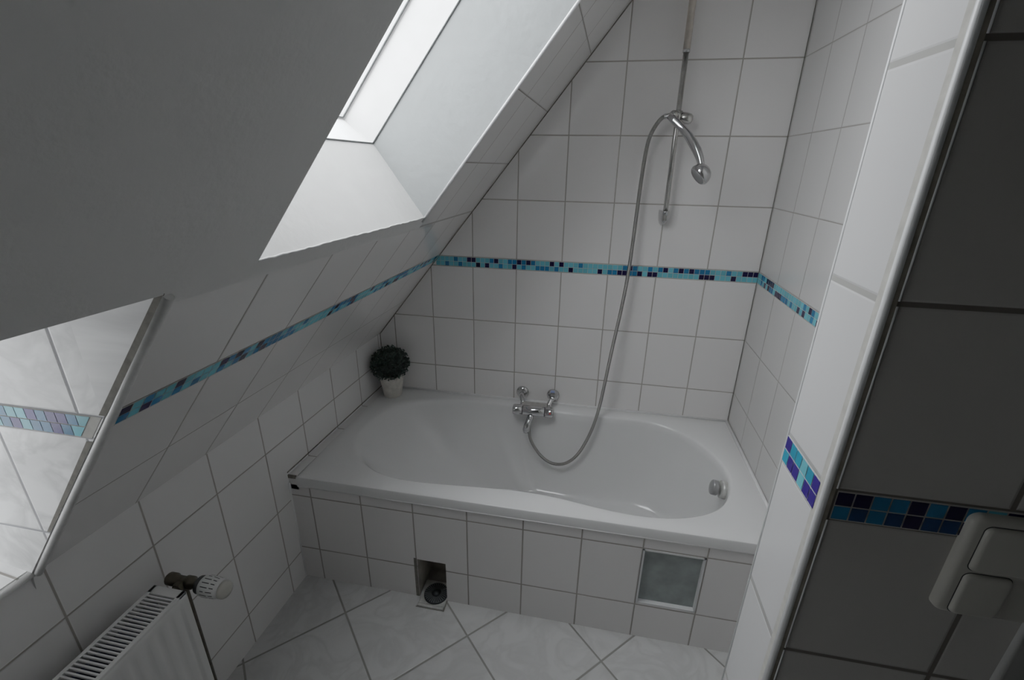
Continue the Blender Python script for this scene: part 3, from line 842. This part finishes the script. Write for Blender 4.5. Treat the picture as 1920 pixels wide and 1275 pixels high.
# ------------------------------------------------------------------ radiator on the knee wall
RX0, RX1, RZ0, RZ1, RYA, RYB = -1.676, -1.580, .07, .572, -1.311, -2.12
rd = thing('radiator', (-1.63, -1.7, RZ0), 'white panel radiator with slotted top grille on knee wall', 'radiator')
# front panel: pressed vertical flutes
mb = MB()
def fluted(x, dirx):
    ysn = []; y = RYA-.004
    step = .032/8
    prof_ = [0, 0, 0, .35, .9, 1., .9, .35]
    k = 0; cols = []
    while y > RYB+.004:
        cols.append((y, prof_[k % 8] if y < RYA-.022 else 0)); y -= step; k += 1
    zz = [RZ0, RZ0+.004, RZ0+.035, RZ0+.06, RZ1-.060, RZ1-.038, RZ1-.022, RZ1-.012, RZ1-.004, RZ1-.0005]
    ff = [0, 0, 0, 1, 1, .85, 0, 0, 0, 0]; back = [.004, 0, 0, 0, 0, 0, 0, 0, .003, .008]
    rows = [[Vector((x-dirx*(.0042*g*f)-dirx*b, y, z)) for y, g in cols] for z, f, b in zip(zz, ff, back)]
    mb.grid(rows, smooth=True)
fluted(RX1, 1)
build('front_panel', mb, M['radiator'], rd)
mb = MB(); fluted(RX0, -1); build('back_panel', mb, M['radiator'], rd)
# side covers
for y0, y1 in ((RYA-.004, RYA), (RYB, RYB+.004)):
    mb = MB(); mb.box((RX0+.002, y0, RZ0+.01), (RX1-.002, y1, RZ1-.003), .0015); build('side_cover', mb, M['radiator'], rd)
# top grille: rim and one cross bar per slot
mb = MB()
zt0, zt1 = RZ1-.006, RZ1+.001
mb.box((RX0+.001, RYB, zt0), (RX0+.011, RYA, zt1), .0012); mb.box((RX1-.013, RYB, zt0), (RX1-.002, RYA, zt1), .0012)
mb.box((RX0+.001, RYA-.022, zt0), (RX1-.002, RYA, zt1), .0012); mb.box((RX0+.001, RYB, zt0), (RX1-.002, RYB+.022, zt1), .0012)
y = RYA-.0265
while y > RYB+.025:
    mb.box((RX0+.008, y-.0036, zt0+.001), (RX1-.010, y, zt1-.0005)); y -= .0088
build('top_grille', mb, M['radiator'], rd)
# convector fins and water channels seen through the slots
mb = MB()
y = RYA-.03; i = 0
mb.box((RX0+.012, RYB+.03, RZ0+.03), (RX0+.024, RYA-.02, RZ1-.020), .003); mb.box((RX1-.026, RYB+.03, RZ0+.03), (RX1-.014, RYA-.02, RZ1-.020), .003)
while y > RYB+.03:
    mb.face([(RX0+.024, y, RZ0+.06), (RX1-.026, y-.010, RZ0+.06), (RX1-.026, y-.010, RZ1-.032), (RX0+.024, y, RZ1-.032)]); y -= .020; i += 1
build('convector', mb, M['radiator_dark'], rd, label='dark convector fins inside')
for y in (-1.42, -2.0):
    mb = MB(); mb.box((-1.735, y-.015, RZ1-.16), (RX0+.004, y+.015, RZ1-.10), .002)
    build('wall_bracket', mb, M['radiator'], rd)
# valve
VY, VZ = -1.262, .536
mb = MB()
mb.lathe([(.0135, -.022), (.0165, -.018), (.0165, .0), (.013, .004), (.013, .03), (.0165, .034), (.0165, .052), (.012, .056), (.012, .070)], (-1.672, VY, VZ), (1, 0, 0), 18)
mb.tube([(-1.645, VY, VZ-.002), (-1.645, VY-.035, VZ-.006), (-1.645, RYA+.004, VZ-.010)], .0125, 14)
mb.lathe([(.0155, 0), (.0155, .014), (.0, .0141)], (-1.645, VY-.010, VZ), (0, -1, -.1), 6, smooth=False)
mb.tube([(-1.650, VY, VZ), (-1.652, VY, VZ-.03), (-1.655, VY, .05), (-1.655, VY, 0.0)], .0085, 12)
vb = build('valve_body', mb, M['brass'], rd, label='dark brass valve body')
mb = MB(); mb.lathe([(.0215, 0), (.0225, .003), (.0225, .010), (.021, .012)], (-1.600, VY, VZ), (1, 0, -.02), 28)
build('valve_collar', mb, M['black'], vb)
mb = MB()
hx = Vector((-1.589, VY, VZ)); va = Vector((1, 0, -.02)).normalized()
mb.lathe([(.0215, 0), (.0255, .004), (.0265, .014), (.0262, .030), (.0245, .048), (.0225, .058)], hx, va, 36)
th_ = build('thermostat_head', mb, M['radiator'], vb, label='white slotted thermostat head')
mb = MB(); mb.lathe([(.0226, .058), (.0222, .066), (.019, .072), (.010, .0745), (.0, .075)], hx, va, 32)
build('end_cap', mb, M['plate'], th_)
mb = MB()
for k in range(16):
    a = 2*math.pi*k/16; d = Vector((0, math.cos(a), math.sin(a))); p = Vector((0, -math.sin(a), math.cos(a)))
    if k % 4 == 3: spans = ((.014, .024), (.030, .046))
    else: spans = ((.012, .032), (.037, .048))
    for s0_, s1_ in spans:
        r0 = .0264-(.0019*max(0, s0_-.03)/.018); r1 = .0266-(.0022*max(0, s1_-.028)/.018)
        A = hx+va*s0_+d*(r0+.0003); B_ = hx+va*s1_+d*(r1+.0003)
        mb.face([A-p*.0011, A+p*.0011, B_+p*.0011, B_-p*.0011])
build('vent_slots', mb, M['black'], th_)

# ------------------------------------------------------------------ flush plate
fp = thing('flush_plate', (-.115, PY1, 1.10), 'off-white dual button flush plate on the shaded pillar', 'flush plate')
def rrect(x0, x1, z0, z1, r, y, n=8):
    pts = []
    for cx_, cz_, a0 in ((x1-r, z1-r, 0), (x0+r, z1-r, 90), (x0+r, z0+r, 180), (x1-r, z0+r, 270)):
        for k in range(n+1):
            a = math.radians(a0+90*k/n); pts.append(Vector((cx_+r*math.cos(a), y, cz_+r*math.sin(a))))
    return pts
def plate(x0, x1, z0, z1, r, y, depth, bev):
    m_ = MB(); P = rrect(x0, x1, z0, z1, r, y); ce = Vector(((x0+x1)/2, 0, (z0+z1)/2))
    rows = [P]
    for k in range(0, 7):
        th_2 = math.pi/2*k/6
        ins = bev*(1-math.cos(th_2)); dy = depth-bev+bev*math.sin(th_2)
        rows.append([Vector((p.x+(ce.x-p.x)*ins/((x1-x0)/2), y-dy, p.z+(ce.z-p.z)*ins/((z1-z0)/2))) for p in P])
    V = m_.grid(rows, closed_u=True); f = m_.bm.faces.new(V[-1]); f.smooth = False
    return m_
build('plate', plate(-.1695, -.054, 1.018, 1.176, .012, PY1, .013, .0075), M['plate'], fp, shade=50)
gp_ = []
for x0_, x1_, z0_, z1_ in ((-.1562, -.0673, 1.0943, 1.1657), (-.1562, -.0998, 1.0213, 1.0912)):
    build('button_gap', plate(x0_, x1_, z0_, z1_, .009, PY1-.0125, .0008, .0004), M['black'], fp, shade=50, label='dark gap around the button')
build('button', plate(-.1550, -.0685, 1.0955, 1.1645, .008, PY1-.011, .0075, .005), M['plate'], fp, shade=50)
build('button', plate(-.1550, -.1010, 1.0225, 1.0900, .008, PY1-.011, .0075, .005), M['plate'], fp, shade=50)

# ------------------------------------------------------------------ light: overcast sky through the two windows
w = bpy.data.worlds.new('overcast_sky'); scn.world = w; w.use_nodes = True
bg = w.node_tree.nodes['Background']
bg.inputs[0].default_value = (.975, .982, 1., 1)
wt = w.node_tree; wg = NG(wt)
wtc = wt.nodes.new('ShaderNodeTexCoord'); wsp = wt.nodes.new('ShaderNodeSeparateXYZ'); wt.links.new(wtc.outputs['Generated'], wsp.inputs[0])
up_ = wg.m('MAXIMUM', wsp.outputs[2], 0.)                       # overcast sky: three times brighter overhead than at the horizon
wt.links.new(wg.m('MULTIPLY', wg.m('MULTIPLY_ADD', up_, .5, .5), 11.6), bg.inputs[1])
def portal(name, pts):
    a, b, c, d = [Vector(p) for p in pts]
    l = bpy.data.lights.new(name, 'AREA'); l.shape = 'RECTANGLE'; l.size = (b-a).length; l.size_y = (d-a).length
    l.cycles.is_portal = True
    o = bpy.data.objects.new(name, l); C.objects.link(o)
    x = (b-a).normalized(); y = (d-a).normalized(); z = x.cross(y)
    o.matrix_world = Matrix(((x.x, y.x, z.x, 0), (x.y, y.y, z.y, 0), (x.z, y.z, z.z, 0), (0, 0, 0, 1)))
    o.location = (a+b+c+d)/4
    return o
g4 = [IN(YA, 0, GL+.004), IN(YB, 0, GL+.004), IN(YB, S1, GL+.004), IN(YA, S1, GL+.004)]
p1 = portal('skylight_daylight', [g4[1], g4[0], g4[3], g4[2]])
p2 = portal('alcove_daylight', [(XW-.012, YR, za), (XW-.012, YD, za), (XW-.012, YD, zb), (XW-.012, YR, zb)])
for o, into in ((p1, Vector((.78, 0, -.62))), (p2, Vector((1, 0, 0)))):
    if (o.matrix_world.to_3x3() @ Vector((0, 0, -1))).dot(into) < 0:
        o.matrix_world = o.matrix_world @ Matrix.Rotation(math.pi, 4, 'X')

# ------------------------------------------------------------------ camera
cam = bpy.data.cameras.new('camera'); co = bpy.data.objects.new('camera', cam); C.objects.link(co)
cam.sensor_width = 36.; cam.lens = 36*856.805/1920; cam.clip_start = .01
Rm = ((.98248, -.08125, .16772), (.18563, .34736, -.91918), (.01642, .93421, .35635))
co.matrix_world = Matrix((Rm[0]+(-.6520,), Rm[1]+(-1.9842,), Rm[2]+(1.5684,), (0, 0, 0, 1)))
scn.camera = co
scn.view_settings.view_transform = 'Standard'; scn.view_settings.look = 'None'
scn.view_settings.exposure = 0.; scn.view_settings.gamma = 1.
# soft film-like shoulder: y = x/(1+k x)
vs = scn.view_settings; vs.use_curve_mapping = True
cm = vs.curve_mapping; WL = 12.; cm.white_level = (WL, WL, WL); cm.use_clip = False
cv = cm.curves[3]; kk = .9
tone = lambda x: min(1., x/(1+kk*x)*(1+max(0, x-1.)*.055))
xs = [.12, .25, .4, .6, .9, 1.3, 1.9, 2.8, 4., 6., 8.5]
cv.points[0].location = (0, 0); cv.points[1].location = (1, min(1., tone(WL)))
for x in xs: cv.points.new(x/WL, tone(x))
for p in cv.points: p.handle_type = 'AUTO_CLAMPED'
cm.update()
scn.cycles.max_bounces = 12; scn.cycles.diffuse_bounces = 6; scn.cycles.glossy_bounces = 6; scn.cycles.transparent_max_bounces = 12
scn.cycles.sample_clamp_indirect = 4
scn.cycles.use_denoising = True
